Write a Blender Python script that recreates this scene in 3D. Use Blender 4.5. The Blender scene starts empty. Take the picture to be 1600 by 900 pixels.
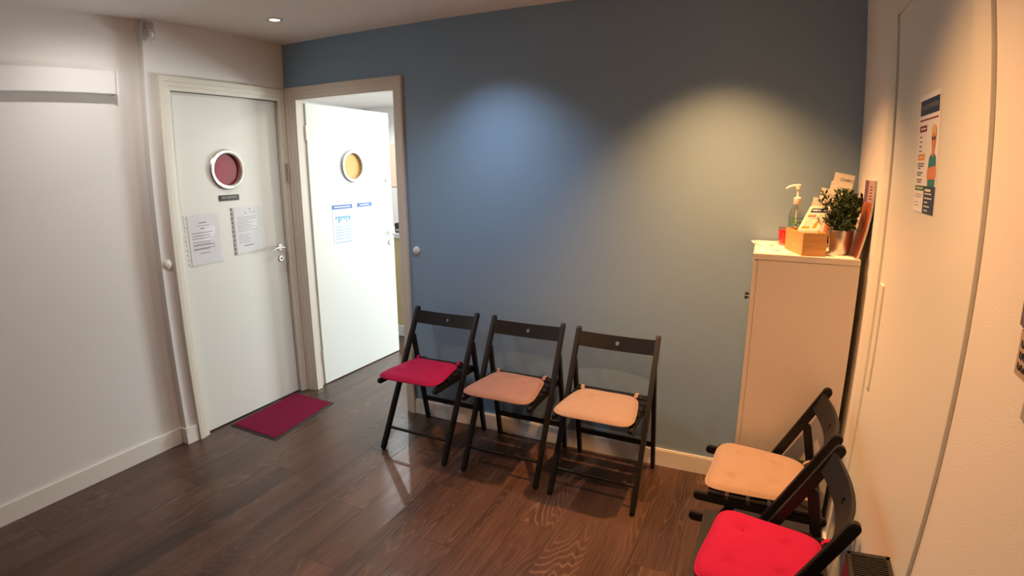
import bpy, bmesh, math, random
from mathutils import Vector, Matrix
random.seed(7)
PI = math.pi
sc = bpy.context.scene
COL = sc.collection

# ------------------------------------------------------------------ camera, world, exposure
# wide phone lens: its slight barrel distortion is given as a lens polynomial
cam = bpy.data.cameras.new('camera')
cam_ob = bpy.data.objects.new('camera', cam); COL.objects.link(cam_ob)
R = Matrix(((0.9059853, -0.0870794, 0.4142557), (0.4232939, 0.1946630, -0.8848325), (-0.0035896, 0.9769972, 0.2132219)))
cam_ob.matrix_world = Matrix.Translation((2.95808, -2.73473, 1.56547)) @ R.to_4x4()
cam.type = 'PANO'
cam.sensor_fit = 'HORIZONTAL'; cam.sensor_width = 36.0; cam.sensor_height = 20.25
cam.clip_start = 0.01
_cc = cam
_cc.panorama_type = 'FISHEYE_LENS_POLYNOMIAL'
_cc.fisheye_fov = PI
_k = (0.0, -0.053581932714479606, 0.0002699935126846421, 2.5659926917873202e-05, -9.09124360982342e-07)
for i, kv in enumerate(_k): setattr(_cc, 'fisheye_polynomial_k%d' % i, kv)
sc.camera = cam_ob
w = bpy.data.worlds.new('world'); sc.world = w; w.use_nodes = True
w.node_tree.nodes['Background'].inputs[0].default_value = (0.6, 0.75, 1.0, 1)
w.node_tree.nodes['Background'].inputs[1].default_value = 0.3
sc.view_settings.view_transform = 'Standard'; sc.view_settings.look = 'None'
sc.view_settings.gamma = 1.0; sc.view_settings.use_curve_mapping = False
sc.view_settings.exposure = 0.0

# lamp table: x, y, colour, watts, half beam
LAMP_WARM = (1.0, 0.47, 0.165); LAMP_MID = (1.0, 0.93, 0.87); LAMP_COOL = (0.74, 0.85, 1.0)
LAMPS = [  # label, location, colour, power, cone degrees, blend
    ('small recessed ceiling downlight in front of the closed door', (0.475, -0.482), LAMP_MID, 11, 130, 1.0),
    ('recessed ceiling downlight above the chair with the magenta cushion', (1.62, -0.45), LAMP_COOL, 50, 110, 1.0),
    ('recessed warm ceiling downlight next to the white cabinet', (2.75, -0.47), LAMP_WARM, 225, 99, 1.0),
    ('recessed ceiling downlight beside the long white wall casing', (0.475, -1.31), LAMP_MID, 25, 172, 0.9),
    ('recessed warm ceiling downlight above the chair with the bright red cushion', (2.75, -1.56), LAMP_WARM, 150, 118, 1.0),
]
# daylight through the window of the room behind the open door
day = bpy.data.lights.new('window_daylight', 'AREA'); day.shape = 'RECTANGLE'; day.size = 0.75; day.size_y = 0.85
day.energy = 124; day.color = (0.92, 1.0, 0.98)
day_ob = bpy.data.objects.new('window_daylight', day); COL.objects.link(day_ob)
day_ob.location = (1.55, 3.27, 1.12); day_ob.rotation_euler = (-PI / 2, 0, 0)

# ------------------------------------------------------------------ materials
MATS = {}
def nodes(name):
    m = bpy.data.materials.new(name); m.use_nodes = True
    nt = m.node_tree; b = nt.nodes['Principled BSDF']
    MATS[name] = m
    return m, nt, b
def mat(name, col, rough=0.5, metal=0.0, spec=0.5, bump=0.0, bscale=200, var=0.0, vscale=8, coat=0.0, sheen=0.0):
    m, nt, b = nodes(name)
    b.inputs['Base Color'].default_value = (*col, 1); b.inputs['Roughness'].default_value = rough
    b.inputs['Metallic'].default_value = metal; b.inputs['Specular IOR Level'].default_value = spec
    b.inputs['Coat Weight'].default_value = coat; b.inputs['Sheen Weight'].default_value = sheen
    geo = nt.nodes.new('ShaderNodeNewGeometry')
    if bump:
        n = nt.nodes.new('ShaderNodeTexNoise'); n.inputs['Scale'].default_value = bscale; n.inputs['Detail'].default_value = 3
        nt.links.new(geo.outputs['Position'], n.inputs['Vector'])
        bp = nt.nodes.new('ShaderNodeBump'); bp.inputs['Strength'].default_value = bump; bp.inputs['Distance'].default_value = 0.002
        nt.links.new(n.outputs['Fac'], bp.inputs['Height']); nt.links.new(bp.outputs['Normal'], b.inputs['Normal'])
    if var:
        n2 = nt.nodes.new('ShaderNodeTexNoise'); n2.inputs['Scale'].default_value = vscale; n2.inputs['Detail'].default_value = 4
        nt.links.new(geo.outputs['Position'], n2.inputs['Vector'])
        mx = nt.nodes.new('ShaderNodeMix'); mx.data_type = 'RGBA'
        mx.inputs['A'].default_value = (*[c * (1 - var) for c in col], 1); mx.inputs['B'].default_value = (*[min(1, c * (1 + var)) for c in col], 1)
        nt.links.new(n2.outputs['Fac'], mx.inputs['Factor']); nt.links.new(mx.outputs['Result'], b.inputs['Base Color'])
    return m
mat('wall_white', (0.82, 0.80, 0.78), 0.7, bump=0.25, bscale=260)
mat('wall_blue', (0.245, 0.372, 0.520), 0.5, spec=0.45, bump=0.3, bscale=230)
mat('ceiling_white', (0.84, 0.81, 0.78), 0.8, bump=0.1, bscale=150)
mat('base_white', (0.82, 0.79, 0.75), 0.4)
mat('door_white', (0.79, 0.80, 0.755), 0.38)
mat('frame_white', (0.70, 0.64, 0.56), 0.4)
mat('casing_cream', (0.78, 0.75, 0.66), 0.4)
mat('laminate', (0.71, 0.65, 0.61), 0.42)
mat('plastic_white', (0.82, 0.81, 0.80), 0.4)
mat('plastic_grey', (0.42, 0.40, 0.39), 0.45)
mat('sensor_lens', (0.62, 0.60, 0.58), 0.35)
mat('steel', (0.72, 0.70, 0.66), 0.28, metal=1.0)
mat('steel_brushed', (0.70, 0.66, 0.60), 0.36, metal=1.0)
mat('brass_dark', (0.25, 0.20, 0.15), 0.4, metal=1.0)
mat('red_glass', (0.30, 0.012, 0.035), 0.16, coat=0.5)
mat('yellow_glass', (0.78, 0.42, 0.10), 0.16, coat=0.5)
mat('black_paint', (0.009, 0.0085, 0.009), 0.46, spec=0.32)
mat('black_plastic', (0.012, 0.012, 0.013), 0.4)
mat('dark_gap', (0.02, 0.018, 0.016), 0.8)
mat('cloth_red', (0.36, 0.007, 0.058), 0.85, spec=0.2, bump=0.5, bscale=900, var=0.08, vscale=18)
mat('cloth_dusky', (0.26, 0.150, 0.125), 0.88, bump=0.5, bscale=900, var=0.06, vscale=18)
mat('cloth_beige', (0.33, 0.222, 0.160), 0.88, bump=0.5, bscale=900, var=0.06, vscale=18, sheen=0.2)
mat('mat_red', (0.16, 0.008, 0.032), 0.95, spec=0.1, bump=1.0, bscale=420, var=0.55, vscale=150)
mat('mat_edge', (0.035, 0.030, 0.030), 0.8)
mat('plate_black', (0.018, 0.016, 0.014), 0.3)
mat('letter_grey', (0.55, 0.52, 0.48), 0.4)
mat('paper', (0.86, 0.87, 0.91), 0.7)
mat('paper_warm', (0.86, 0.82, 0.74), 0.6)
mat('ink', (0.09, 0.09, 0.10), 0.8)
mat('ink_light', (0.34, 0.35, 0.38), 0.8)
mat('ink_blue', (0.05, 0.16, 0.50), 0.6)
mat('ink_sky', (0.16, 0.42, 0.66), 0.6)
mat('ink_pale', (0.50, 0.62, 0.70), 0.6)
mat('ink_navy', (0.015, 0.035, 0.11), 0.5)
mat('ink_white', (0.85, 0.85, 0.85), 0.6)
mat('ink_plum', (0.22, 0.02, 0.06), 0.6)
mat('ink_red', (0.70, 0.06, 0.05), 0.6)
mat('ink_amber', (0.78, 0.36, 0.03), 0.6)
mat('ink_green', (0.06, 0.22, 0.05), 0.6)
mat('ink_teal', (0.03, 0.22, 0.24), 0.6)
mat('ink_skin', (0.72, 0.26, 0.13), 0.6)
mat('ink_blond', (0.72, 0.50, 0.26), 0.6)
mat('ink_purple', (0.13, 0.05, 0.16), 0.5)
mat('ink_orange', (0.42, 0.085, 0.035), 0.4)
mat('magazine_pink', (0.55, 0.28, 0.30), 0.3)
mat('sleeve_grey', (0.20, 0.20, 0.19), 0.4)
mat('leaf_dark', (0.022, 0.055, 0.016), 0.5, var=0.5, vscale=60)
mat('leaf_light', (0.075, 0.11, 0.022), 0.5, var=0.4, vscale=60)
mat('soil', (0.03, 0.02, 0.015), 0.9)
mat('red_gel', (0.75, 0.03, 0.04), 0.35)
mat('pump_white', (0.86, 0.82, 0.76), 0.35)
mat('wood_yellow', (0.66, 0.50, 0.26), 0.5)
mat('peach', (0.88, 0.66, 0.50), 0.6)
mat('unit_grey', (0.20, 0.165, 0.145), 0.35, metal=0.3)
mat('unit_beige', (0.52, 0.38, 0.27), 0.5)
mat('print_dark', (0.05, 0.04, 0.035), 0.6)
mat('counter_white', (0.8, 0.8, 0.8), 0.4)

def emit(name, col, s):
    m, nt, b = nodes(name)
    b.inputs['Base Color'].default_value = (0.8, 0.8, 0.8, 1)
    b.inputs['Emission Color'].default_value = (*col, 1); b.inputs['Emission Strength'].default_value = s
emit('lamp_glow', (1.0, 0.86, 0.68), 9.0)

def clear_mat(name, tint, rough, gloss=0.12):
    m, nt, b = nodes(name)
    nt.nodes.remove(b)
    t = nt.nodes.new('ShaderNodeBsdfTransparent'); t.inputs[0].default_value = (*tint, 1)
    g = nt.nodes.new('ShaderNodeBsdfGlossy'); g.inputs['Roughness'].default_value = rough; g.inputs[0].default_value = (1, 1, 1, 1)
    lw = nt.nodes.new('ShaderNodeLayerWeight'); lw.inputs['Blend'].default_value = 0.25
    ad = nt.nodes.new('ShaderNodeMath'); ad.operation = 'MULTIPLY_ADD'; ad.inputs[1].default_value = gloss * 3; ad.inputs[2].default_value = gloss * 0.25
    nt.links.new(lw.outputs['Fresnel'], ad.inputs[0])
    mx = nt.nodes.new('ShaderNodeMixShader')
    nt.links.new(ad.outputs[0], mx.inputs[0]); nt.links.new(t.outputs[0], mx.inputs[1]); nt.links.new(g.outputs[0], mx.inputs[2])
    nt.links.new(mx.outputs[0], nt.nodes['Material Output'].inputs[0])
clear_mat('clear_plastic', (0.985, 0.99, 0.99), 0.10, 0.07)
clear_mat('bottle_clear', (0.86, 0.88, 0.86), 0.06)
clear_mat('tumbler_clear', (0.95, 0.86, 0.84), 0.05)

def floor_mat():
    m, nt, b = nodes('dark_oak')
    N = nt.nodes.new; L = nt.links.new
    geo = N('ShaderNodeNewGeometry'); oi = N('ShaderNodeObjectInfo')
    sep = N('ShaderNodeSeparateXYZ'); L(geo.outputs['Position'], sep.inputs[0])
    def vec(sx, sy, sr):
        c = N('ShaderNodeCombineXYZ')
        for idx, (src, s) in enumerate(((sep.outputs['X'], sx), (sep.outputs['Y'], sy), (oi.outputs['Random'], sr))):
            k = N('ShaderNodeMath'); k.operation = 'MULTIPLY'; k.inputs[1].default_value = s; L(src, k.inputs[0]); L(k.outputs[0], c.inputs[idx])
        return c.outputs[0]
    def noise(v, det=2, rough=0.5, dist=0.0):
        n = N('ShaderNodeTexNoise'); n.inputs['Scale'].default_value = 1; n.inputs['Detail'].default_value = det
        n.inputs['Roughness'].default_value = rough; n.inputs['Distortion'].default_value = dist
        L(v, n.inputs['Vector']); return n.outputs['Fac']
    def math_(op, a, bb=None, c=None):
        k = N('ShaderNodeMath'); k.operation = op
        for i, x in enumerate((a, bb, c)):
            if x is None: continue
            if isinstance(x, (int, float)): k.inputs[i].default_value = x
            else: L(x, k.inputs[i])
        return k.outputs[0]
    rings = noise(vec(6.8, 1.0, 40), 1.5, 0.45, 0.3)
    s = math_('SINE', math_('MULTIPLY', rings, 165))
    line = math_('POWER', math_('MULTIPLY_ADD', s, 0.5, 0.5), 5)          # thin flame lines
    fine = noise(vec(190, 5, 9), 3, 0.6)
    fine = math_('MULTIPLY', math_('SUBTRACT', fine, 0.42), 2.6)
    pore = noise(vec(420, 14, 3), 2, 0.6)
    broad = noise(vec(9, 0.9, 17), 2, 0.5)
    patch = noise(vec(2.2, 1.2, 11), 2, 0.5)
    patch = math_('SMOOTH_MIN', math_('MAXIMUM', math_('MULTIPLY_ADD', patch, 3.2, -1.2), 0.0), 1.0, 0.1)
    lw = math_('MULTIPLY', math_('MULTIPLY', line, patch), math_('MULTIPLY_ADD', pore, 1.6, -0.25))
    cr = N('ShaderNodeValToRGB'); e = cr.color_ramp.elements
    e[0].position = 0.25; e[0].color = (0.029, 0.0155, 0.0108, 1); e[1].position = 0.8; e[1].color = (0.136, 0.071, 0.047, 1)
    tone = math_('ADD', math_('MULTIPLY', broad, 0.75), math_('MULTIPLY_ADD', fine, 0.22, math_('MULTIPLY_ADD', oi.outputs['Random'], 0.12, -0.01)))
    L(tone, cr.inputs[0])
    mx = N('ShaderNodeMix'); mx.data_type = 'RGBA'; L(lw, mx.inputs['Factor']); L(cr.outputs[0], mx.inputs['A']); mx.inputs['B'].default_value = (0.20, 0.128, 0.090, 1)
    mx.clamp_factor = True
    L(mx.outputs['Result'], b.inputs['Base Color'])
    b.inputs['Specular IOR Level'].default_value = 0.5
    L(math_('MULTIPLY_ADD', fine, 0.05, 0.30), b.inputs['Roughness'])
    bp = N('ShaderNodeBump'); bp.inputs['Strength'].default_value = 0.25; bp.inputs['Distance'].default_value = 0.0012
    L(math_('ADD', fine, line), bp.inputs['Height']); L(bp.outputs['Normal'], b.inputs['Normal'])
floor_mat()
def bamboo():
    m, nt, b = nodes('bamboo'); N = nt.nodes.new; L = nt.links.new
    tc = N('ShaderNodeTexCoord'); mp = N('ShaderNodeMapping'); mp.inputs['Scale'].default_value = (9, 9, 160)
    L(tc.outputs['Object'], mp.inputs[0]); n = N('ShaderNodeTexNoise'); n.inputs['Scale'].default_value = 1; n.inputs['Detail'].default_value = 3
    L(mp.outputs[0], n.inputs['Vector']); cr = N('ShaderNodeValToRGB')
    cr.color_ramp.elements[0].position = 0.3; cr.color_ramp.elements[0].color = (0.50, 0.24, 0.07, 1)
    cr.color_ramp.elements[1].position = 0.75; cr.color_ramp.elements[1].color = (0.66, 0.37, 0.13, 1)
    L(n.outputs['Fac'], cr.inputs[0]); L(cr.outputs[0], b.inputs['Base Color']); b.inputs['Roughness'].default_value = 0.45
bamboo()

# ------------------------------------------------------------------ mesh helpers
class MB:
    def __init__(s): s.v = []; s.f = []; s.mi = []
    def add(s, vs, fs, mi=0):
        o = len(s.v); s.v += [tuple(p) for p in vs]
        for f in fs: s.f.append([o + i for i in f]); s.mi.append(mi)
        return s
    def box(s, x0, x1, y0, y1, z0, z1, mi=0):
        return s.add([(x, y, z) for z in (z0, z1) for y in (y0, y1) for x in (x0, x1)],
                     [(0, 2, 3, 1), (4, 5, 7, 6), (0, 1, 5, 4), (2, 6, 7, 3), (0, 4, 6, 2), (1, 3, 7, 5)], mi)
    def obox(s, o, u, v, n, w, h, t, mi=0):   # oriented box from corner o along u (w), v (h), n (t)
        o, u, v, n = Vector(o), Vector(u), Vector(v), Vector(n)
        return s.add([o + u * (w * a) + v * (h * b) + n * (t * c) for c in (0, 1) for b in (0, 1) for a in (0, 1)],
                     [(0, 2, 3, 1), (4, 5, 7, 6), (0, 1, 5, 4), (2, 6, 7, 3), (0, 4, 6, 2), (1, 3, 7, 5)], mi)
    def prism(s, pts, off, mi=0):             # 3-D polygon extruded by vector off
        n = len(pts); off = Vector(off); P = [Vector(p) for p in pts]
        s.add(P + [p + off for p in P], [list(range(n))[::-1], list(range(n, 2 * n))] + [(i, (i + 1) % n, n + (i + 1) % n, n + i) for i in range(n)], mi)
        return s
    def tube(s, path, r, n=10, mi=0, caps=True):
        path = [Vector(p) for p in path]; rs = r if isinstance(r, (list, tuple)) else [r] * len(path)
        rings = []
        for i, p in enumerate(path):
            d = (path[min(i + 1, len(path) - 1)] - path[max(i - 1, 0)]).normalized()
            a = Vector((0, 0, 1)) if abs(d.z) < 0.9 else Vector((1, 0, 0))
            u = d.cross(a).normalized(); v = d.cross(u)
            rings.append([p + (u * math.cos(2 * PI * k / n) + v * math.sin(2 * PI * k / n)) * rs[i] for k in range(n)])
        vs = [q for rg in rings for q in rg]; fs = []
        for i in range(len(path) - 1):
            for k in range(n): fs.append((i * n + k, i * n + (k + 1) % n, (i + 1) * n + (k + 1) % n, (i + 1) * n + k))
        if caps: fs += [list(range(n))[::-1], [(len(path) - 1) * n + k for k in range(n)]]
        return s.add(vs, fs, mi)
    def lathe(s, prof, c, ax=(0, 0, 1), n=32, mi=0):   # prof (r, h) along axis
        ax = Vector(ax).normalized(); a = Vector((0, 0, 1)) if abs(ax.z) < 0.9 else Vector((1, 0, 0))
        u = ax.cross(a).normalized(); v = ax.cross(u); c = Vector(c)
        vs = []; fs = []
        for r, h in prof:
            for k in range(n): vs.append(c + ax * h + (u * math.cos(2 * PI * k / n) + v * math.sin(2 * PI * k / n)) * max(r, 1e-5))
        for i in range(len(prof) - 1):
            for k in range(n): fs.append((i * n + k, i * n + (k + 1) % n, (i + 1) * n + (k + 1) % n, (i + 1) * n + k))
        return s.add(vs, fs, mi)
    def build(s, name, mats, parent=None, bevel=0.0, smooth=False, seg=2):
        me = bpy.data.meshes.new(name); me.from_pydata(s.v, [], s.f)
        mats = [mats] if isinstance(mats, str) else mats
        for m in mats: me.materials.append(MATS[m])
        me.polygons.foreach_set('material_index', s.mi)
        bm = bmesh.new(); bm.from_mesh(me)
        bmesh.ops.remove_doubles(bm, verts=bm.verts, dist=1e-6)
        bmesh.ops.recalc_face_normals(bm, faces=bm.faces)
        if bevel:
            es = [e for e in bm.edges if len(e.link_faces) == 2 and e.calc_face_angle(0) > 0.6]
            bmesh.ops.bevel(bm, geom=es, offset=bevel, segments=seg, affect='EDGES', clamp_overlap=True)
        bm.to_mesh(me); bm.free()
        if smooth:
            me.polygons.foreach_set('use_smooth', [True] * len(me.polygons))
            try: me.set_sharp_from_angle(angle=0.7)
            except Exception: pass
        o = bpy.data.objects.new(name, me); COL.objects.link(o)
        if parent is not None: put(o, parent)
        return o
def world_loc(o):
    p = Vector(o.location) if not o.parent else None
    return p
def put(o, parent):          # keep world coordinates under an unrotated parent
    o.parent = parent
    if parent.type == 'EMPTY': o.matrix_parent_inverse = Matrix.Translation(-parent.location)
def tag(o, label, cat=None, group=None, kind=None):
    o['label'] = label
    if cat: o['category'] = cat
    if group: o['group'] = group
    if kind: o['kind'] = kind
    return o
def thing(name, loc, label, cat, group=None, kind=None):
    o = bpy.data.objects.new(name, None); COL.objects.link(o); o.location = loc
    return tag(o, label, cat, group, kind)
def text(name, s, size, m, parent, o, u, v, align='CENTER', wscale=1.0):
    c = bpy.data.curves.new(name, 'FONT'); c.body = s; c.size = size; c.align_x = align; c.align_y = 'CENTER'; c.resolution_u = 2
    t = bpy.data.objects.new(name + '_tmp', c); COL.objects.link(t)
    dg = bpy.context.evaluated_depsgraph_get(); me = bpy.data.meshes.new_from_object(t.evaluated_get(dg))
    bpy.data.objects.remove(t)
    o, u, v = Vector(o), Vector(u), Vector(v)
    for q in me.vertices: q.co = o + u * (q.co.x * wscale) + v * q.co.y
    me.materials.clear(); me.materials.append(MATS[m])
    ob = bpy.data.objects.new(name, me); COL.objects.link(ob)
    if parent is not None: put(ob, parent)
    return ob

W, H = 3.35, 2.40
YB = -5.2          # wall behind the camera
# ------------------------------------------------------------------ the setting
fl = MB().box(-2.1, W + .1, YB - .1, 3.4, -0.06, -0.006).build('floor', 'dark_gap')
tag(fl, 'dark brown wood plank floor of the waiting room', 'floor', kind='structure')
PWID, PLEN, GAP = 0.176, 1.21, 0.00025
def plank(x0, x1, y0, y1):
    if y1 - y0 < 0.03 or x1 - x0 < 0.01: return
    m = MB(); c = 0.0006
    a, b, d, e = x0 + GAP, x1 - GAP, y0 + GAP, y1 - GAP
    m.add([(a, d, -.006), (b, d, -.006), (b, e, -.006), (a, e, -.006), (a, d, -c), (b, d, -c), (b, e, -c), (a, e, -c),
           (a + c, d + c, 0), (b - c, d + c, 0), (b - c, e - c, 0), (a + c, e - c, 0)],
          [(0, 1, 5, 4), (1, 2, 6, 5), (2, 3, 7, 6), (3, 0, 4, 7), (4, 5, 9, 8), (5, 6, 10, 9), (6, 7, 11, 10), (7, 4, 8, 11), (8, 9, 10, 11)])
    m.build('plank', 'dark_oak', fl)
nrow = int(math.ceil((W + 0.05) / PWID))
for i in range(nrow):
    x0 = -0.05 + i * PWID; x1 = min(x0 + PWID, W)
    off = (i * 0.437 + random.uniform(-.06, .06)) % PLEN
    yend = 1.32 if x0 < 1.0 else 0.0
    y = YB - off
    while y < yend:
        plank(x0, x1, max(y, YB), min(y + PLEN, yend)); y += PLEN
for i in range(3):
    x1 = -0.05 - i * PWID
    plank(x1 - PWID, x1, 0.1, 0.1 + 1.22)

ce = MB().box(-2.1, W + .1, YB - .1, 3.4, H, H + .08).build('ceiling', 'ceiling_white'); tag(ce, 'plain off-white ceiling', 'ceiling', kind='structure')
# blue accent wall with the doorway
m = MB()
m.box(0.917, W + .1, 0, .1, 0, H).box(0.0, 0.917, 0, .1, 2.05, H).box(0.0, 0.06, 0, .1, 0, 2.05).box(-2.1, 0.0, 0.0, .1, 0, H, 1)
wb = m.build('wall_back', ['wall_blue', 'wall_white']); tag(wb, 'slate blue accent wall behind the row of three chairs', 'wall', kind='structure')
# wall of the closed door (stands 5 cm proud of the side wall)
m = MB().box(-.15, 0, -0.982, -0.846, 0, H).box(-.15, 0, -0.846, -0.055, 2.045, H).box(-.15, 0, -0.055, 0, 0, H)
tag(m.build('wall_door_side', 'wall_white'), 'white wall pier around the closed door', 'wall', kind='structure')
tag(MB().box(-.15, -.05, YB - .1, -0.982, 0, H).build('wall_left', 'wall_white'), 'plain white side wall below the long white casing', 'wall', kind='structure')
wr = MB().box(W, W + .1, YB - .1, 0, 0, H).build('wall_right', 'wall_white'); tag(wr, 'white wall lit orange beside the two chairs', 'wall', kind='structure')
tag(MB().box(-.15, W + .1, YB - .1, YB, 0, H).build('wall_front', 'wall_white'), 'white wall closing the waiting room', 'wall', kind='structure')
# baseboards
def base(name, prof_dir, pts, label):
    pass
bb = MB().box(0.976, W, -.013, 0, 0, .094).box(0.976, W, -.010, 0, .094, .10).build('baseboard_back', 'base_white', bevel=.0015)
tag(bb, 'white baseboard under the slate blue wall', 'baseboard', kind='structure')
bl = MB().box(-.05, -.038, YB, -0.994, 0, .10).build('baseboard_left', 'base_white', bevel=.002); tag(bl, 'white baseboard along the plain white side wall', 'baseboard', kind='structure')
bp = MB().box(-.05, 0.012, -0.994, -0.982, 0, .10).box(0, 0.012, -0.982, -0.914, 0, .10).build('baseboard_pier', 'base_white', bevel=.0015)
tag(bp, 'short white baseboard wrapping the pier of the closed door', 'baseboard', kind='structure')
br = MB().box(W - .012, W, YB, -1.60, 0, .10).box(W - .012, W, -.60, 0, 0, .10).build('baseboard_right', 'base_white', bevel=.002)
tag(br, 'white baseboard along the orange-lit wall', 'baseboard', kind='structure')

# room behind the open door
tag(MB().box(-2.1, 1.05, 3.3, 3.4, 0, H).box(2.05, 2.6, 3.3, 3.4, 0, H).box(1.05, 2.05, 3.3, 3.4, 0, .52).box(1.05, 2.05, 3.3, 3.4, 1.72, H).build('wall_office_far', 'wall_white'), 'white far wall of the room behind the open door', 'wall', kind='structure')
tag(MB().box(-2.2, -2.1, 0.0, 3.4, 0, H).build('wall_office_left', 'wall_white'), 'white side wall of the room behind the open door', 'wall', kind='structure')
tag(MB().box(2.5, 2.6, 0.1, 3.3, 0, H).build('wall_office_right', 'wall_white'), 'white window-side wall of the room behind the open door', 'wall', kind='structure')
wn = MB().box(1.05, 2.05, 3.30, 3.36, .52, .58).box(1.05, 2.05, 3.30, 3.36, 1.66, 1.72).box(1.05, 1.11, 3.30, 3.36, .58, 1.66).box(1.99, 2.05, 3.30, 3.36, .58, 1.66).build('window_1', 'plastic_white')
tag(wn, 'white window frame in the room behind the open door', 'window', kind='structure')
cn = thing('reception_counter', (-.3, 1.5, 0), 'pale wooden counter with a white top in the room behind the open door', 'counter')
MB().box(-1.2, .16, 1.36, 1.86, .10, .955).build('body', 'wood_yellow', cn); MB().box(-1.2, .16, 1.345, 1.86, 0, .10).build('plinth', 'counter_white', cn)
MB().box(-1.24, .18, 1.33, 1.90, .955, .995).build('worktop', 'counter_white', cn, bevel=.003)
pr = thing('desk_printer', (-.1, 1.52, .995), 'small black office machine on the counter beyond the open door', 'printer')
MB().box(-.22, .06, 1.42, 1.70, .995, 1.085).build('body', 'black_plastic', pr, bevel=.008); MB().box(-.20, .04, 1.412, 1.42, 1.01, 1.03).build('paper_tray', 'plastic_grey', pr)
pc = MB().box(-1.75, -1.50, 3.285, 3.30, 1.36, 1.92).build('picture_board', 'peach', bevel=.002); tag(pc, 'peach coloured board on the far wall beyond the open door', 'board')

# ------------------------------------------------------------------ doors
def ring(cx, parent, axis, c, glass, R0=.122):
    a = Vector(axis)
    r = MB().lathe([(R0 - .026, .0), (R0 - .026, .010), (R0 - .020, .014), (R0 - .006, .014), (R0, .008), (R0, 0)], c, axis, 48).build('porthole_ring', 'steel', parent, smooth=True)
    MB().lathe([(R0 - .020, -.016), (R0 - .020, .004), (R0 - .026, .004)], c, axis, 48).build('porthole_reveal', 'dark_gap', parent, smooth=True)
    g = MB().lathe([(0.0, -.010), (R0 - .021, -.010), (R0 - .021, -.014), (0, -.014)], c, axis, 48).build('porthole_pane', glass, parent, smooth=True)
    u = Vector((0, 0, 1)); v = a.cross(u)
    for k in range(6):
        t = 2 * PI * k / 6 + .5
        MB().lathe([(0, .0165), (.0035, .0160), (.0042, .0138)], Vector(c) + (u * math.cos(t) + v * math.sin(t)) * (R0 - .013), axis, 10).build('screw', 'steel_brushed', r, smooth=True)
    return g
def hole_slab(face0, face1, cyz, Rr, rect, fn):
    """door leaf with a round through hole; fn(a, n, z) -> world, a along leaf, n normal"""
    a0, a1, z0, z1 = rect; N = 64; m = MB(); ca, cz = cyz
    def rp(t):
        dx, dz = math.cos(t), math.sin(t); k = 1e9
        if dx > 1e-9: k = min(k, (a1 - ca) / dx)
        if dx < -1e-9: k = min(k, (a0 - ca) / dx)
        if dz > 1e-9: k = min(k, (z1 - cz) / dz)
        if dz < -1e-9: k = min(k, (z0 - cz) / dz)
        return ca + dx * k, cz + dz * k
    ts = sorted([2 * PI * k / N for k in range(N)] + [math.atan2(z - cz, a - ca) % (2 * PI) for a in (a0, a1) for z in (z0, z1)])
    n = len(ts); vs = []
    for nn in (face0, face1):
        for t in ts: vs.append(fn(ca + Rr * math.cos(t), nn, cz + Rr * math.sin(t)))
        for t in ts:
            a, z = rp(t); vs.append(fn(a, nn, z))
    fs = []
    for i in range(n):
        j = (i + 1) % n
        fs += [(i, j, n + j, n + i), (2 * n + i, 3 * n + i, 3 * n + j, 2 * n + j), (i, 2 * n + i, 2 * n + j, j), (n + i, n + j, 3 * n + j, 3 * n + i)]
    return m.add(vs, fs)
def lever(parent, c, axis, along, side='steel'):
    """lever handle: rosette, curved lever, key rosette below"""
    a = Vector(axis); l = Vector(along); c = Vector(c)
    MB().lathe([(0, .008), (.021, .008), (.025, .004), (.025, 0)], c, a, 28).build('rosette', side, parent, smooth=True)
    p = [c + a * .005, c + a * .035, c + a * .052 + l * .008, c + a * .055 + l * .04 + Vector((0, 0, .006)), c + a * .054 + l * .08 + Vector((0, 0, .002)), c + a * .052 + l * .115 + Vector((0, 0, -.012))]
    MB().tube(p, [.009, .0088, .0088, .0085, .0082, .007], 12).build('handle', side, parent, smooth=True)
    k = MB().lathe([(0, .008), (.019, .008), (.023, .004), (.023, 0)], c + Vector((0, 0, -.078)), a, 28).build('key_rosette', side, parent, smooth=True)
    MB().lathe([(0, .0105), (.0075, .0105), (.0075, .008)], c + Vector((0, 0, -.078)), a, 16).build('lock_cylinder', 'brass_dark', k, smooth=True)

# door 1: closed, in the plane x = 0
d1 = thing('door_1', (0, -.45, 0), 'closed cream door with a dark red round porthole', 'door', kind='structure')
leaf1 = hole_slab(-.055, -.018, (-.482, 1.592), .100, (-.834, -.070, .008, 2.028), lambda a, n, z: (n, a, z)).build('leaf', 'door_white', d1)
ring(0, leaf1, (1, 0, 0), (-.018, -.482, 1.592), 'red_glass')
lever(leaf1, (-.018, -.118, 1.066), (1, 0, 0), (0, -1, 0))
m = MB()   # frame + stepped casing; the dark rebate stays open
m.box(-.10, -.006, -.846, -.838, 0, 2.045).box(-.10, -.006, -.064, -.055, 0, 2.045).box(-.10, -.006, -.846, -.055, 2.033, 2.045)
m.build('frame', 'casing_cream', d1)
MB().box(-.10, -.060, -.846, -.055, 0.0, 2.045).build('gap_shade', 'dark_gap', d1)  # near-black sheet behind the leaf stands in for shade in its gap
PROF = [(0, 0), (0, .008), (.25, .010), (.29, .014), (.56, .015), (.61, .020), (.95, .020), (1, .016), (1, 0)]
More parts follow.
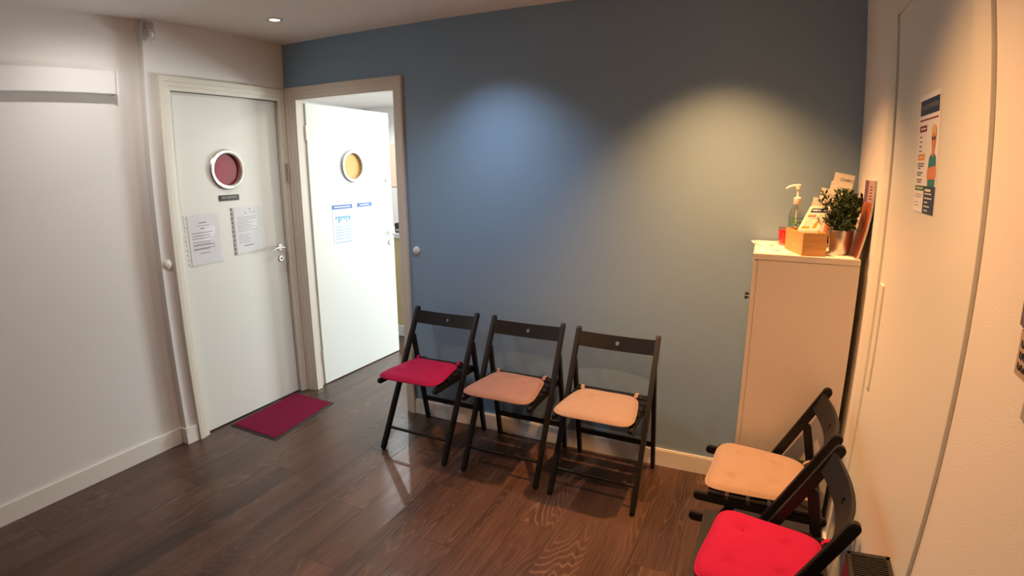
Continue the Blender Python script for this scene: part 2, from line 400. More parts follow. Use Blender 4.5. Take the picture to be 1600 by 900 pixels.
def casings(parent, fn, a0, wl, a1, wr, zt, wt, mname):
    """mitred left, top and right casing; fn(a, t, z) -> world"""
    n = len(PROF)
    for piece in range(3):
        e0, e1 = [], []
        for f, t in PROF:
            L0, L1 = (a0 - f * wl, t, 0), (a0 - f * wl, t, zt + f * wt)
            R0, R1 = (a1 + f * wr, t, 0), (a1 + f * wr, t, zt + f * wt)
            p, q = ((L0, L1), (L1, R1), (R1, R0))[piece]
            e0.append(fn(*p)); e1.append(fn(*q))
        MB().add(e0 + e1, [list(range(n)), list(range(n, 2 * n))] + [(i, (i + 1) % n, n + (i + 1) % n, n + i) for i in range(n)]).build('casing', mname, parent)
casings(d1, lambda a, t, z: (t, a, z), -.838, .074, -.066, .0640, 2.033, .077, 'casing_cream')
hg = MB().box(.0150, .0172, -.050, -.034, 1.50, 1.625).build('hinge_plate', 'steel_brushed', d1, bevel=.001)
MB().tube([(.024, -.030, 1.502), (.024, -.030, 1.628)], .0065, 12).tube([(.024, -.030, 1.562), (.024, -.030, 1.566)], .0074, 12).build('hinge_pin', 'steel', d1, smooth=True)

# door 2: open doorway in the blue wall, leaf swung 90 degrees into the next room
d2 = thing('door_2', (.5, 0, 0), 'open white door with a yellow round porthole in the blue wall', 'door', kind='structure')
o2 = Vector((.083, .105, 0)); l2 = Vector((.030, 1, 0)).normalized(); n2 = Vector((l2.y, -l2.x, 0))
P2 = lambda a, n, z: o2 + l2 * a + n2 * n + Vector((0, 0, z))
leaf2 = hole_slab(-.038, 0, (.430, 1.604), .100, (0, .872, .008, 2.028), lambda a, n, z: P2(a, n, z)).build('leaf', 'door_white', d2)
ring(0, leaf2, n2, P2(.430, 0, 1.604), 'yellow_glass')
lever(leaf2, P2(.822, 0, 1.056), n2, -l2)
MB().obox(P2(.80, 0, 1.475), l2, (0, 0, 1), n2, .032, .032, .006).build('latch_plate', 'plastic_white', leaf2, bevel=.002)
MB().lathe([(0, .009), (.004, .009), (.004, .006)], P2(.816, 0, 1.491), n2, 12).build('latch_dot', 'ink_red', leaf2)
for z in (.22, 1.83):
    MB().tube([P2(-.006, -.004, z - .05), P2(-.006, -.004, z + .05)], .007, 12).build('hinge_pin', 'steel_brushed', leaf2, smooth=True)
    MB().obox(P2(-.0015, -.034, z - .045), n2, (0, 0, 1), -l2, .028, .09, .0015).build('hinge_plate', 'steel_brushed', leaf2)
m = MB()
m.box(.06, .105, -.004, .050, 0, 2.04).box(.058, .072, .050, .10, 0, 2.05)
m.box(.905, .917, -.004, .10, 0, 2.05).box(.06, .917, -.004, .055, 2.036, 2.05).box(.06, .917, .055, .10, 2.043, 2.05)
m.build('frame', 'frame_white', d2, bevel=.0015)
casings(d2, lambda a, t, z: (a, -t, z), .098, .0775, .908, .066, 2.04, .077, 'frame_white')
MB().box(.030, .045, -.022, -.019, 1.51, 1.62).build('blank_plate', 'frame_white', d2, bevel=.001)

# door 3: flush door in the right wall, only its casing shows
d3 = thing('door_3', (W, -1.1, 0), 'flush white door with a thin casing in the orange-lit wall', 'door', kind='structure')
MB().box(W - .009, W, -.705, -.60, 0, 2.17).build('casing', 'door_white', d3, bevel=.0012)
MB().box(W - .0095, W, -1.594, -1.484, 0, 2.17).build('casing', 'door_white', d3, bevel=.0012)
MB().box(W - .009, W, -1.484, -.705, 2.07, 2.17).build('casing', 'door_white', d3, bevel=.0012)
MB().box(W - .002, W, -1.483, -.708, .006, 2.066).build('leaf', 'door_white', d3)
MB().box(W - .008, W - .002, -.792, -.737, .872, 1.22).build('finger_plate', 'door_white', d3, bevel=.0015)

# ------------------------------------------------------------------ ceiling downlights (lamp inside each)
for label, (x, y), col, pw, cone, bl_ in LAMPS:
    t = thing('ceiling_downlight', (x, y, H), label, 'ceiling light', 'recessed ceiling downlights')
    MB().lathe([(.028, -.0005), (.030, -.006), (.038, -.007), (.042, -.004), (.042, 0)], (x, y, H), n=32).build('trim_ring', 'steel', t, smooth=True)
    MB().lathe([(0, -.002), (.028, -.0022)], (x, y, H), n=24).build('lamp_face', 'lamp_glow', t)
    li = bpy.data.lights.new('downlight_lamp', 'SPOT'); li.energy = pw; li.color = col; li.spot_size = math.radians(cone); li.spot_blend = bl_
    li.shadow_soft_size = .028
    lo = bpy.data.objects.new('downlight_lamp', li); COL.objects.link(lo); lo.location = (x, y, H - .012); put(lo, t)
for lab, (x, y), pw, col in (('recessed ceiling downlight inside the doorway of the room behind the open door', (1.0, 1.05), 42, (1, .86, .70)),
                            ('added unseen ceiling downlight brightening the room beyond the open door', (-.9, 2.45), 85, (.95, .98, 1))):  # second lamp is added out of view to brighten the office wall and ceiling
    t = thing('ceiling_downlight', (x, y, H), lab, 'ceiling light', 'recessed ceiling downlights')
    MB().lathe([(.028, -.0005), (.030, -.006), (.038, -.007), (.042, -.004), (.042, 0)], (x, y, H), n=32).build('trim_ring', 'steel', t, smooth=True)
    MB().lathe([(0, -.002), (.028, -.0022)], (x, y, H), n=24).build('lamp_face', 'lamp_glow', t)
    li = bpy.data.lights.new('downlight_lamp', 'SPOT'); li.energy = pw; li.color = col; li.spot_size = math.radians(165); li.spot_blend = .4; li.shadow_soft_size = .03
    lo = bpy.data.objects.new('downlight_lamp', li); COL.objects.link(lo); lo.location = (x, y, H - .012); put(lo, t)

# ------------------------------------------------------------------ folding chairs
def stadium(p0, p1, wd, x0, x1, n=8):
    """rounded bar in the y-z plane from p0 to p1 (centres of the round ends), extruded in x"""
    (y0, z0), (y1, z1) = p0, p1; a = math.atan2(z1 - z0, y1 - y0); r = wd / 2; pts = []
    for k in range(n + 1): t = a + PI / 2 + PI * k / n; pts.append((x0, y0 + r * math.cos(t), z0 + r * math.sin(t)))
    for k in range(n + 1): t = a - PI / 2 + PI * k / n; pts.append((x0, y1 + r * math.cos(t), z1 + r * math.sin(t)))
    return MB().prism(pts, (x1 - x0, 0, 0))
def backrest(y0, z0, tilt, hw, hh, sag, th):
    """curved board with a round finger hole, centre (0, y0, z0), leaning by tilt"""
    N = 56; rr = .0115; m = MB(); ct, st = math.cos(tilt), math.sin(tilt)
    def wp(u, v, d):
        yy = sag * (1 - (u / hw) ** 2) + d
        return (u, y0 + yy * ct + v * st, z0 - yy * st + v * ct)
    def rp(t):
        dx, dz = math.cos(t), math.sin(t); k = min(hw / abs(dx) if abs(dx) > 1e-9 else 9e9, hh / abs(dz) if abs(dz) > 1e-9 else 9e9)
        return dx * k, dz * k
    ts = sorted([2 * PI * k / N for k in range(N)] + [math.atan2(b, a) % (2 * PI) for a in (-hw, hw) for b in (-hh, hh)])
    n = len(ts); rings = 7; vs = []
    for d in (-th / 2, th / 2):
        for r in range(rings + 1):
            f = (r / rings) ** 1.6
            for t in ts:
                a, b = rp(t); c, e = rr * math.cos(t), rr * math.sin(t)
                vs.append(wp(c + (a - c) * f, e + (b - e) * f, d))
    M = (rings + 1) * n; fs = []
    for r in range(rings):
        for i in range(n):
            j = (i + 1) % n
            fs += [(r * n + i, r * n + j, (r + 1) * n + j, (r + 1) * n + i), (M + r * n + i, M + (r + 1) * n + i, M + (r + 1) * n + j, M + r * n + j)]
    for i in range(n):
        j = (i + 1) % n
        fs += [(i, M + i, M + j, j), (rings * n + i, rings * n + j, M + rings * n + j, M + rings * n + i)]
    return m.add(vs, fs)
def make_chair(label):
    t = thing('folding_chair', (0, 0, 0), label, 'chair', 'black folding chairs')
    tilt = math.atan2(.405, .763)
    for s in (-1, 1):
        x = s * .206
        stadium((-.3965, .017), (-.009, .746), .034, x - .011, x + .011).build('side_post', 'black_paint', t, bevel=.003, smooth=True)
        stadium((.0555, .016), (-.064, .588), .032, x - .010, x + .010).build('rear_leg', 'black_paint', t, bevel=.003, smooth=True)
        xr = s * .181
        stadium((-.421, .434), (-.005, .424), .032, xr - .010, xr + .010).build('seat_rail', 'black_paint', t, bevel=.003, smooth=True)
        MB().tube([(xr - s * .002, -.176, .430), (x + s * .012, -.176, .430)], .006, 10).build('pivot_bolt', 'black_paint', t, smooth=True)
    for k in range(5):
        y = -.360 + k * .0715
        MB().box(-.190, .190, y - .029, y + .029, .4495 - k * .002, .4615 - k * .002).build('seat_slat', 'black_paint', t, bevel=.003, smooth=True)
    y0 = -.405 + .405 * (.706 / .763)
    backrest(y0 - .006, .706, tilt * .8, .199, .0385, .034, .013).build('backrest', 'black_paint', t, smooth=True)
    MB().tube([(-.2, -.341, .115), (.2, -.341, .115)], .0085, 12).build('front_stretcher', 'black_paint', t, smooth=True)
    MB().box(-.2, .2, .024, .039, .137, .163).build('rear_stretcher', 'black_paint', t, bevel=.003)
    MB().box(-.2, .2, -.020, -.004, .400, .436).build('rear_seat_bar', 'black_paint', t, bevel=.003)
    return t
def copy_tree(o, parent=None):
    c = o.copy(); COL.objects.link(c)
    if parent is not None: c.parent = parent
    for ch in list(o.children): copy_tree(ch, c)
    return c
# mirrored x of the seat data is fine: chairs are symmetric
CH = [((1.294, -.090), -.009, 'black folding chair with a magenta cushion, nearest the open door', 'red', 'magenta seat cushion on the folding chair nearest the open door'),
      ((1.820, -.090), .016, 'black folding chair in the middle of the row along the blue wall', 'dusky', 'dusky beige seat cushion on the middle chair of the row'),
      ((2.327, -.104), -.011, 'black folding chair with a beige cushion at the cabinet end of the row', 'beige', 'beige seat cushion on the chair at the cabinet end of the row'),
      ((3.262, -.738), -1.585, 'black folding chair with a sandy cushion in front of the white cabinet', 'beige', 'sandy tufted seat cushion on the chair in front of the white cabinet'),
      ((3.258, -1.228), -1.583, 'black folding chair with a bright red cushion, back to the orange-lit wall', 'red', 'bright red tufted seat cushion on the chair nearest the camera')]
proto = make_chair(CH[0][2])
protos_cushion = {}
def make_cushion(kind, seed, sx=1.0):
    rnd = random.Random(seed)
    t = thing('seat_cushion', (0, 0, 0), '', 'cushion', 'tie-on seat cushions')
    y0, y1 = -.448, -.118
    NU, NV = 40, 36; tufts = [(-.5, -.45), (.5, -.45), (-.45, .4), (.45, .4)]
    ph = [rnd.uniform(0, 6) for _ in range(6)]
    top = []; bot = []
    for j in range(NV + 1):
        for i in range(NU + 1):
            a, b = i / NU * 2 - 1, j / NV * 2 - 1
            # square -> rounded square
            k = .90
            rr = (abs(a) ** 6 + abs(b) ** 6) ** (1 / 6) / max(abs(a), abs(b), 1e-6) if (a or b) else 1
            q = 1 / rr
            u, v = a * q, b * q
            hw = (.196 + (.153 - .196) * (v * .5 + .5)) * sx
            x = u * hw * (1 + .012 * math.sin(3 * v + ph[0])); y = (y0 + y1) / 2 + v * (y1 - y0) / 2 * (1 + .012 * math.sin(4 * u + ph[1]))
            e = max(abs(a), abs(b))
            puff = (1 - e ** 5) ** .55
            dz = 0
            for tu, tv in tufts:
                d = math.hypot((u - tu) * 1.2, v - tv); dz += .011 * math.exp(-(d / .10) ** 2) + .006 * math.exp(-(d / .34) ** 2)
                # creases radiating from each tuft
                ang = math.atan2(v - tv, u - tu); dz += .0042 * math.exp(-(d / .26) ** 2) * max(0, math.cos(2 * ang + ph[2])) ** 4
            dz += .0015 * math.sin(7 * u + 4 * v + ph[3]) * puff + .0012 * math.sin(11 * v - 5 * u + ph[4]) * puff
            zt = .4685 + .0225 * puff - dz * puff
            zb = .4685 - .0035 * puff
            drop = -.004 * max(0, -v - .8) * 5
            top.append((x, y, zt + drop)); bot.append((x, y, max(zb, .4625)))
    n = (NU + 1) * (NV + 1); fs = []
    for j in range(NV):
        for i in range(NU):
            p = j * (NU + 1) + i
            fs += [(p, p + 1, p + NU + 2, p + NU + 1), (n + p, n + p + NU + 1, n + p + NU + 2, n + p + 1)]
    bd = [i for i in range(NU + 1)] + [j * (NU + 1) + NU for j in range(1, NV + 1)] + [NV * (NU + 1) + i for i in range(NU - 1, -1, -1)] + [j * (NU + 1) for j in range(NV - 1, 0, -1)]
    for a, b in zip(bd, bd[1:] + bd[:1]): fs.append((a, n + a, n + b, b))
    mname = 'cloth_' + kind
    MB().add(top + bot, fs).build('pad', mname, t, smooth=True)
    # welt around the rim and the ties at the back corners
    MB().tube([top[b] for b in bd] + [top[bd[0]]], .0026, 6, caps=False).build('piping', mname, t, smooth=True)
    for s in (-1, 1):
        x = s * .135 * sx
        pth = [(x, y1 - .006, .4705), (x + s * .003, y1 + .006, .4815), (x + s * .006, y1 + .018, .4845), (x + s * .008, y1 + .028, .4760), (x + s * .009, y1 + .032, .4640), (x + s * .009, y1 + .033, .4560)]
        rb = MB(); wdt = .009
        for p, q in zip(pth, pth[1:]):
            p, q = Vector(p), Vector(q); o = Vector((wdt, 0, 0)); tn = (q - p).cross(o).normalized() * .0012
            rb.add([p - o - tn, p + o - tn, q + o - tn, q - o - tn, p - o + tn, p + o + tn, q + o + tn, q - o + tn], [(0, 3, 2, 1), (4, 5, 6, 7), (0, 1, 5, 4), (2, 3, 7, 6), (1, 2, 6, 5), (3, 0, 4, 7)])
        rb.build('tie', mname, t, smooth=False)
    for k, (tu, tv) in enumerate(tufts):
        hw = (.196 + (.153 - .196) * (tv * .5 + .5)) * sx
        MB().lathe([(0, .0022), (.003, .0016), (.0045, 0)], (tu * hw, (y0 + y1) / 2 + tv * (y1 - y0) / 2, .4745), n=10).build('tuft', mname, t, smooth=True)
    return t
for i, ((x, y), th, lab, kind, clab) in enumerate(CH):
    c = proto if i == 0 else copy_tree(proto)
    c.location = (x, y, 0); c.rotation_euler = (0, 0, th); c['label'] = lab
    k = make_cushion(kind, 11 + i, 1.0)
    back = (0, 0, -.012, .050, .084)[i]; turn = (.02, -.02, .012, -.07, -.12)[i]
    pv_ = Vector((0, -.283 + back, 0)); pv_.rotate(Matrix.Rotation(th, 3, 'Z')); cv_ = Vector((0, -.283, 0)); cv_.rotate(Matrix.Rotation(th + turn, 3, 'Z'))
    k.location = (x + pv_.x - cv_.x, y + pv_.y - cv_.y, 0); k.rotation_euler = (0, 0, th + turn); k['label'] = clab

# ------------------------------------------------------------------ cabinet and what stands on it
CX0, CX1, CY0, CY1, CZ = 2.937, 3.320, -.470, -.014, 1.251
cb = thing('storage_cabinet', ((CX0 + CX1) / 2, (CY0 + CY1) / 2, 0), 'tall white cabinet in the corner, brochures and a plant on top', 'cabinet')
MB().box(CX0 + .018, CX1, CY0 + .002, CY1, .05, CZ - .025).build('body', 'laminate', cb, bevel=.0015)
MB().box(CX0, CX1, CY0, CY1, CZ - .024, CZ).build('top_panel', 'laminate', cb, bevel=.0015)
MB().box(CX0 + .03, CX1 - .01, CY0 + .01, CY1 - .01, 0, .05).build('plinth', 'laminate', cb)
for a, b in ((CY0 + .003, (CY0 + CY1) / 2 - .0015), ((CY0 + CY1) / 2 + .0015, CY1 - .003)):
    dr = MB().box(CX0, CX0 + .017, a, b, .055, CZ - .028).build('door', 'laminate', cb, bevel=.0015)
    yk = b - .035 if a < -.3 else a + .035
    MB().lathe([(.004, 0), (.004, .010), (.010, .014), (.010, .020), (.007, .023), (0, .023)], (CX0, yk, 1.035), (-1, 0, 0), 16).build('knob', 'black_plastic', dr, smooth=True)
def flat(name, pts_center, size, rot, z, label, cat, marks=(), mname='paper_warm'):
    x, y = pts_center; wd, hg = size; u = Vector((math.cos(rot), math.sin(rot), 0)); v = Vector((-u.y, u.x, 0)); o = Vector((x, y, z)) - u * wd / 2 - v * hg / 2
    p = MB().obox(o, u, v, (0, 0, 1), wd, hg, .0016).build(name, mname); tag(p, label, cat, 'leaflets lying on the cabinet')
    mm = MB()
    for a, b, c, d in marks: mm.obox(o + u * (a * wd) + v * (b * hg) + Vector((0, 0, .0016)), u, v, (0, 0, 1), (c - a) * wd, (d - b) * hg, .0003)
    if marks: mm.build('print', 'ink', p)['kind'] = 'stuff'
    return p
flat('leaflet', (2.999, -.10), (.150, .10), .12, CZ, 'white leaflet jutting over the cabinet edge', 'leaflet', [(.08, .3, .2, .6), (.6, .4, .85, .55)])
flat('leaflet', (3.002, -.20), (.10, .17), .35, CZ + .0017, 'white leaflet in front of the red candle glass', 'leaflet', [(.3, .2, .45, .3), (.4, .5, .7, .56)])
flat('leaflet', (3.008, -.355), (.11, .19), .05, CZ, 'white leaflet beside the bamboo box at the cabinet front', 'leaflet', [(.2, .5, .3, .56), (.5, .42, .75, .50)])
flat('leaflet', (3.248, -.440), (.10, .045), -.03, CZ, 'white leaflet under the potted plant', 'leaflet')
# bamboo box
bu = Vector((.083, .024, 0)).normalized(); bv = Vector((-bu.y, bu.x, 0)); bo = Vector((3.111, -.460, CZ))
BW, BD, BH, BT = .091, .205, .088, .006
bx = thing('bamboo_box', bo + bu * BW / 2 + bv * BD / 2, 'open bamboo box holding flyers on the cabinet front edge', 'box')
for nm, o, wd, dp in (('front_panel', bo, BW, BT), ('back_panel', bo + bv * (BD - BT), BW, BT)):
    MB().obox(o, bu, bv, (0, 0, 1), wd, dp, BH).build(nm, 'bamboo', bx, bevel=.0008)
for o in (bo + bv * BT, bo + bv * BT + bu * (BW - BT)):
    MB().obox(o, bu, bv, (0, 0, 1), BT, BD - 2 * BT, BH).build('side_panel', 'bamboo', bx, bevel=.0008)
MB().obox(bo + bv * BT + bu * BT, bu, bv, (0, 0, 1), BW - 2 * BT, BD - 2 * BT, .005).build('base', 'bamboo', bx)
# flyers in the bamboo box, leaning back
def flyer(back, label, full=True):
    """paper standing in the box up to the rim, its upper half flopping over the side"""
    lo = (Vector((0, 0, 1)) + bv * .25).normalized(); up = (bu * .56 + bv * .42 + Vector((0, 0, .86))).normalized()
    hl = BH / lo.z - .004; o = bo + bu * (BT + .003) + bv * (.055 + back) + Vector((0, 0, .006)); k = o + lo * hl; wd, hg = BW - 2 * BT - .006, .118
    n = bu.cross(up).normalized(); t = bv * .0014
    p = MB(); A = [o, o + bu * wd, k, k + bu * wd, k + up * hg, k + up * hg + bu * wd]; A = A + [a + t for a in A]
    p.add(A, [(0, 1, 3, 2), (2, 3, 5, 4), (6, 8, 9, 7), (8, 10, 11, 9), (0, 6, 7, 1), (4, 5, 11, 10), (0, 2, 8, 6), (2, 4, 10, 8), (1, 7, 9, 3), (3, 9, 11, 5)])
    p = p.build('flyer', 'paper_warm')
    names = ['ink_navy', 'ink_white', 'ink_red', 'ink_amber', 'ink_skin', 'ink_teal', 'ink_pale']
    if full:
        mm = MB()
        def el(a, b, c, d, mi, lift=.0003): mm.obox(k + bu * (a * wd) + up * (b * hg), bu, up, n, (c - a) * wd, (d - b) * hg, lift, mi)
        el(.06, .74, .92, .91, 0); el(.13, .80, .42, .86, 1, .0005); el(.46, .80, .56, .85, 1, .0005); el(.70, .80, .86, .86, 1, .0005)
        el(.06, .55, .46, .64, 2); el(.12, .585, .40, .605, 1, .0005)
        for q in range(4): el(.08, .44 - q * .07, .44 - .06 * (q % 2), .455 - q * .07, 6)
        el(.05, .08, .44, .17, 3)
        el(.66, .32, .80, .42, 4); el(.60, .10, .80, .32, 3)
        mm.build('print', names, p)['kind'] = 'stuff'
    return tag(p, label, 'flyer', 'flyers in the bamboo box')
flyer(0, 'front flyer with a dark blue heading, leaning in the bamboo box')
flyer(.018, 'rear flyer half hidden behind the one with the blue heading', False)
# tumbler with red content
tb = thing('candle_glass', (3.050, -.180, CZ), 'small glass tumbler filled with red beside the bamboo box', 'glass')
MB().lathe([(0, .001), (.019, .001), (.024, .082), (.0228, .082), (.018, .008), (0, .008)], (3.050, -.180, CZ), n=28).build('tumbler', 'tumbler_clear', tb, smooth=True)
MB().lathe([(0, .010), (.0172, .010), (.0215, .060), (.019, .068), (.010, .064), (0, .067)], (3.050, -.180, CZ), n=28).build('red_filling', 'red_gel', tb, smooth=True)
# pump bottle
bc = (3.097, -.115, CZ)
bt = thing('pump_bottle', bc, 'clear hand gel bottle with a white pump on the cabinet', 'bottle')
MB().lathe([(0, .001), (.029, .001), (.031, .006), (.031, .130), (.027, .150), (.014, .167), (.0125, .175)], bc, n=30).build('bottle_body', 'bottle_clear', bt, smooth=True)
MB().lathe([(.0313, .075), (.0313, .123)], bc, n=30).build('label_film', 'clear_plastic', bt, smooth=True)
lab = MB()
for k, (z, a0, a1, h) in enumerate(((.100, 3.6, 5.6, .003), (.092, 3.9, 4.5, .006), (.082, 3.7, 5.3, .004), (.070, 3.8, 4.2, .009), (.070, 4.5, 4.9, .009), (.076, 5.2, 5.6, .012))):
    nn = 8
    for q in range(nn):
        t0, t1 = a0 + (a1 - a0) * q / nn, a0 + (a1 - a0) * (q + 1) / nn; r = .0317
        lab.add([(bc[0] + r * math.cos(t), bc[1] + r * math.sin(t), CZ + zz) for zz in (z + .015, z + h + .015) for t in (t0, t1)], [(0, 1, 3, 2)])
lab.build('label_print', 'ink_green', bt)
MB().lathe([(.015, .175), (.0165, .177), (.0165, .203), (.012, .205), (.0055, .209), (.0055, .239), (.011, .241), (.012, .259), (.009, .262), (0, .262)], bc, n=24).build('pump_head', 'pump_white', bt, smooth=True)
MB().tube([(bc[0] + .006, bc[1], CZ + .256), (bc[0] - .022, bc[1] - .004, CZ + .255), (bc[0] - .040, bc[1] - .007, CZ + .249), (bc[0] - .050, bc[1] - .008, CZ + .241)], [.007, .006, .005, .004], 10).build('spout', 'pump_white', bt, smooth=True)
MB().tube([(bc[0], bc[1], CZ + .012), (bc[0], bc[1], CZ + .182)], .0035, 8).build('dip_tube', 'pump_white', bt, smooth=True)
# stepped brochure rack with brochures
rk = thing('brochure_rack', (3.20, -.12, CZ), 'clear stepped rack of brochures behind the potted plant', 'rack')
ru = Vector((.985, .10, 0)).normalized(); rv = Vector((-.10, .985, 0)).normalized()
tiers = [((3.128, -.150), .212, 0), ((3.160, -.120), .252, 0), ((3.200, -.090), .282, 0), ((3.215, -.060), .319, 0)]
MB().obox(Vector((3.134, -.19, CZ)), (1, 0, 0), (0, 1, 0), (0, 0, 1), .170, .165, .0035).build('base_plate', 'clear_plastic', rk)
blabels = ['lowest brochure in the rack, with a pink photo cover', 'second lowest brochure in the rack, partly behind the plant', 'second highest brochure in the rack behind the plant', 'topmost brochure in the rack, with a yellow band']
for k, ((x, y), ztop, _) in enumerate(tiers):
    lean = Vector((.16, .10, 1)).normalized(); u = (ru - lean * ru.dot(lean)).normalized(); n = u.cross(lean)
    o = Vector((x, y, CZ + .018)) - rv * .010 + Vector((0, 0, max(ztop - .21, .0)))
    hg = .194; wd = .083
    foot = o - lean * ((o.z - CZ - .0175) / lean.z)
    MB().obox(foot - n * .0062 - u * .004, u, lean, n, wd + .008, (o - foot).length + hg * .62, .002).build('back_plate', 'clear_plastic', rk)
    if (o - foot).length > .01: MB().obox(foot - n * .004 + u * .004, u, lean, n, wd - .008, (o - foot).length - .001, .006).build('riser', 'clear_plastic', rk)
    p = MB().obox(o - n * .003, u, lean, n, wd, hg, .006).build('brochure', 'paper_warm'); tag(p, blabels[k], 'brochure', 'brochures in the rack')
    mm = MB(); nm = ['ink_amber', 'ink_skin', 'ink_white', 'ink_plum', 'ink_blond']
    def el(a, b, c, d, mi, lift=.0003): mm.obox(o + u * (a * wd) + lean * (b * hg) + n * .003, u, lean, n, (c - a) * wd, (d - b) * hg, lift, mi)
    if k == 3: el(0, .55, 1, .70, 4); el(.55, .52, .8, .66, 0, .0005)
    if k == 0: el(0, .0, 1, .72, 1); el(.28, .30, .85, .70, 2, .0005); el(.08, .55, .24, .68, 3, .0005)
    if k == 1: el(0, .0, 1, .60, 4)
    if k == 2: el(0, .0, 1, .62, 4)
    if mm.v: mm.build('print', nm, p)['kind'] = 'stuff'
    text('title', 'CHIRC', .019, 'ink_navy' if k in (3,) else 'ink_light', p, o + u * (wd * .66) + lean * (hg * .86) + n * .0036, u, lean)
# potted plant
pc_ = Vector((3.256, -.335, CZ))
pt = thing('potted_plant', pc_, 'leafy green plant in a brushed metal pot on the cabinet', 'plant')
MB().lathe([(0, .001), (.036, .001), (.0375, .004), (.0470, .093), (.0470, .096), (.0445, .096), (.042, .082), (0, .082)], pc_, n=36).build('pot', 'steel_brushed', pt, smooth=True)
MB().lathe([(0, .085), (.042, .084)], pc_, n=20).build('soil', 'soil', pt)
rnd = random.Random(5); fol = MB(); stem = MB()
for k in range(95):
    a = rnd.uniform(0, 2 * PI); el_ = rnd.uniform(.12, 1.5); ln = rnd.uniform(.090, .150) * (1.05 if el_ > .6 else .85)
    d = Vector((math.cos(a) * math.cos(el_), math.sin(a) * math.cos(el_), math.sin(el_)))
    b = pc_ + Vector((rnd.uniform(-.02, .02), rnd.uniform(-.02, .02), .084)); path = []
    for q in range(6):
        f = q / 5; p = b + d * ln * f + Vector((0, 0, .022 * math.sin(f * 2.2) - .020 * f * f)); path.append(p)
        p.x = min(p.x, 3.292 + (p.z - CZ) * .12)
    stem.tube(path, [.0013, .0012, .0011, .001, .0009, .0006], 5)
    for q in range(1, 6):
        for r in range(5):
            t = rnd.uniform(0, 2 * PI); ld = (Vector((math.cos(t), math.sin(t), rnd.uniform(-.3, .8))) + d * .9).normalized()
            sl = rnd.uniform(.020, .040); wv = ld.cross(Vector((rnd.uniform(-1, 1), rnd.uniform(-1, 1), 1))).normalized() * rnd.uniform(.003, .0055)
            p = path[q]; tip = p + ld * sl - Vector((0, 0, .004)); mid = p + ld * sl * .5 + Vector((0, 0, .002))
            if max(tip.x, p.x, mid.x) > 3.298 + (min(tip.z, p.z) - CZ) * .125: continue
            if tip.x < 3.262 and tip.y < -.345 and tip.z < CZ + .195: continue
            fol.add([p, mid - wv, tip, mid + wv], [(0, 1, 2, 3)], 1 if rnd.random() < .22 else 0)
stem.build('stems', 'leaf_dark', pt)
fo_ = fol.build('foliage', ['leaf_dark', 'leaf_light'], pt); fo_['kind'] = 'stuff'
# curved magazine leaning on the wall
def magazine(shift, label, pink):
    NV = 14; wd = .200; m = MB(); pts = []
    A = (3.306 + shift * .6, CZ + .001); B = (3.3415 + shift * .7, CZ + .290)
    for q in range(NV + 1):
        f = q / NV; x = A[0] + (B[0] - A[0]) * f + .010 * math.sin(PI * f); z = A[1] + (B[1] - A[1]) * f
        pts.append((x, z))
    th = .003
    for q in range(NV):
        (x0, z0), (x1, z1) = pts[q], pts[q + 1]; y0, y1 = -.450, -.450 + wd
        mi = 0 if q < NV - 4 else 1
        m.add([(x0, y0, z0), (x0, y1, z0), (x1, y1, z1), (x1, y0, z1)], [(0, 3, 2, 1)], mi)
        m.add([(x0 + th, y0, z0), (x0 + th, y1, z0), (x1 + th, y1, z1), (x1 + th, y0, z1)], [(0, 1, 2, 3)], 3)
        m.add([(x0, y0, z0), (x0 + th, y0, z0), (x1 + th, y0, z1), (x1, y0, z1)], [(0, 1, 2, 3)], 2)
        m.add([(x0, y1, z0), (x0 + th, y1, z0), (x1 + th, y1, z1), (x1, y1, z1)], [(0, 3, 2, 1)], 2)
    (x0, z0), (x1, z1) = pts[0], pts[-1]; y0, y1 = -.450, -.450 + wd
    m.add([(x0, y0, z0), (x0 + th, y0, z0), (x0 + th, y1, z0), (x0, y1, z0)], [(0, 3, 2, 1)], 2)
    m.add([(x1, y0, z1), (x1 + th, y0, z1), (x1 + th, y1, z1), (x1, y1, z1)], [(0, 1, 2, 3)], 2)
    o = m.build('magazine', [('ink_orange'), ('magazine_pink'), 'paper_warm', 'print_dark'], smooth=False)
    tag(o, label, 'magazine', 'magazines leaning on the wall')
    if pink:
        pm = MB()
        for q in range(NV - 4, NV):
            (x0, z0), (x1, z1) = pts[q], pts[q + 1]
            pm.add([(x0 - .0004, -.33, z0), (x0 - .0004, -.252, z0), (x1 - .0004, -.252, z1), (x1 - .0004, -.33, z1)], [(0, 3, 2, 1)], 0)
        for k in range(5):
            f = (NV - 3.4 + k * .55) / NV; q = int(f * NV); (xa, za), (xb, zb) = pts[q], pts[min(q + 1, NV)]; ff = f * NV - q
            x = xa + (xb - xa) * ff; z = za + (zb - za) * ff
            pm.add([(x - .0006, -.42, z), (x - .0006, -.375, z), (x + .0006, -.375, z + .007), (x + .0006, -.42, z + .007)], [(0, 3, 2, 1)], 1)
        pm.build('cover_print', ['ink_purple', 'ink_navy'], o)['kind'] = 'stuff'
magazine(0, 'curved magazine with an orange cover leaning against the wall by the plant', True)
magazine(.0062, 'dark magazine tucked behind the orange-covered one', False)

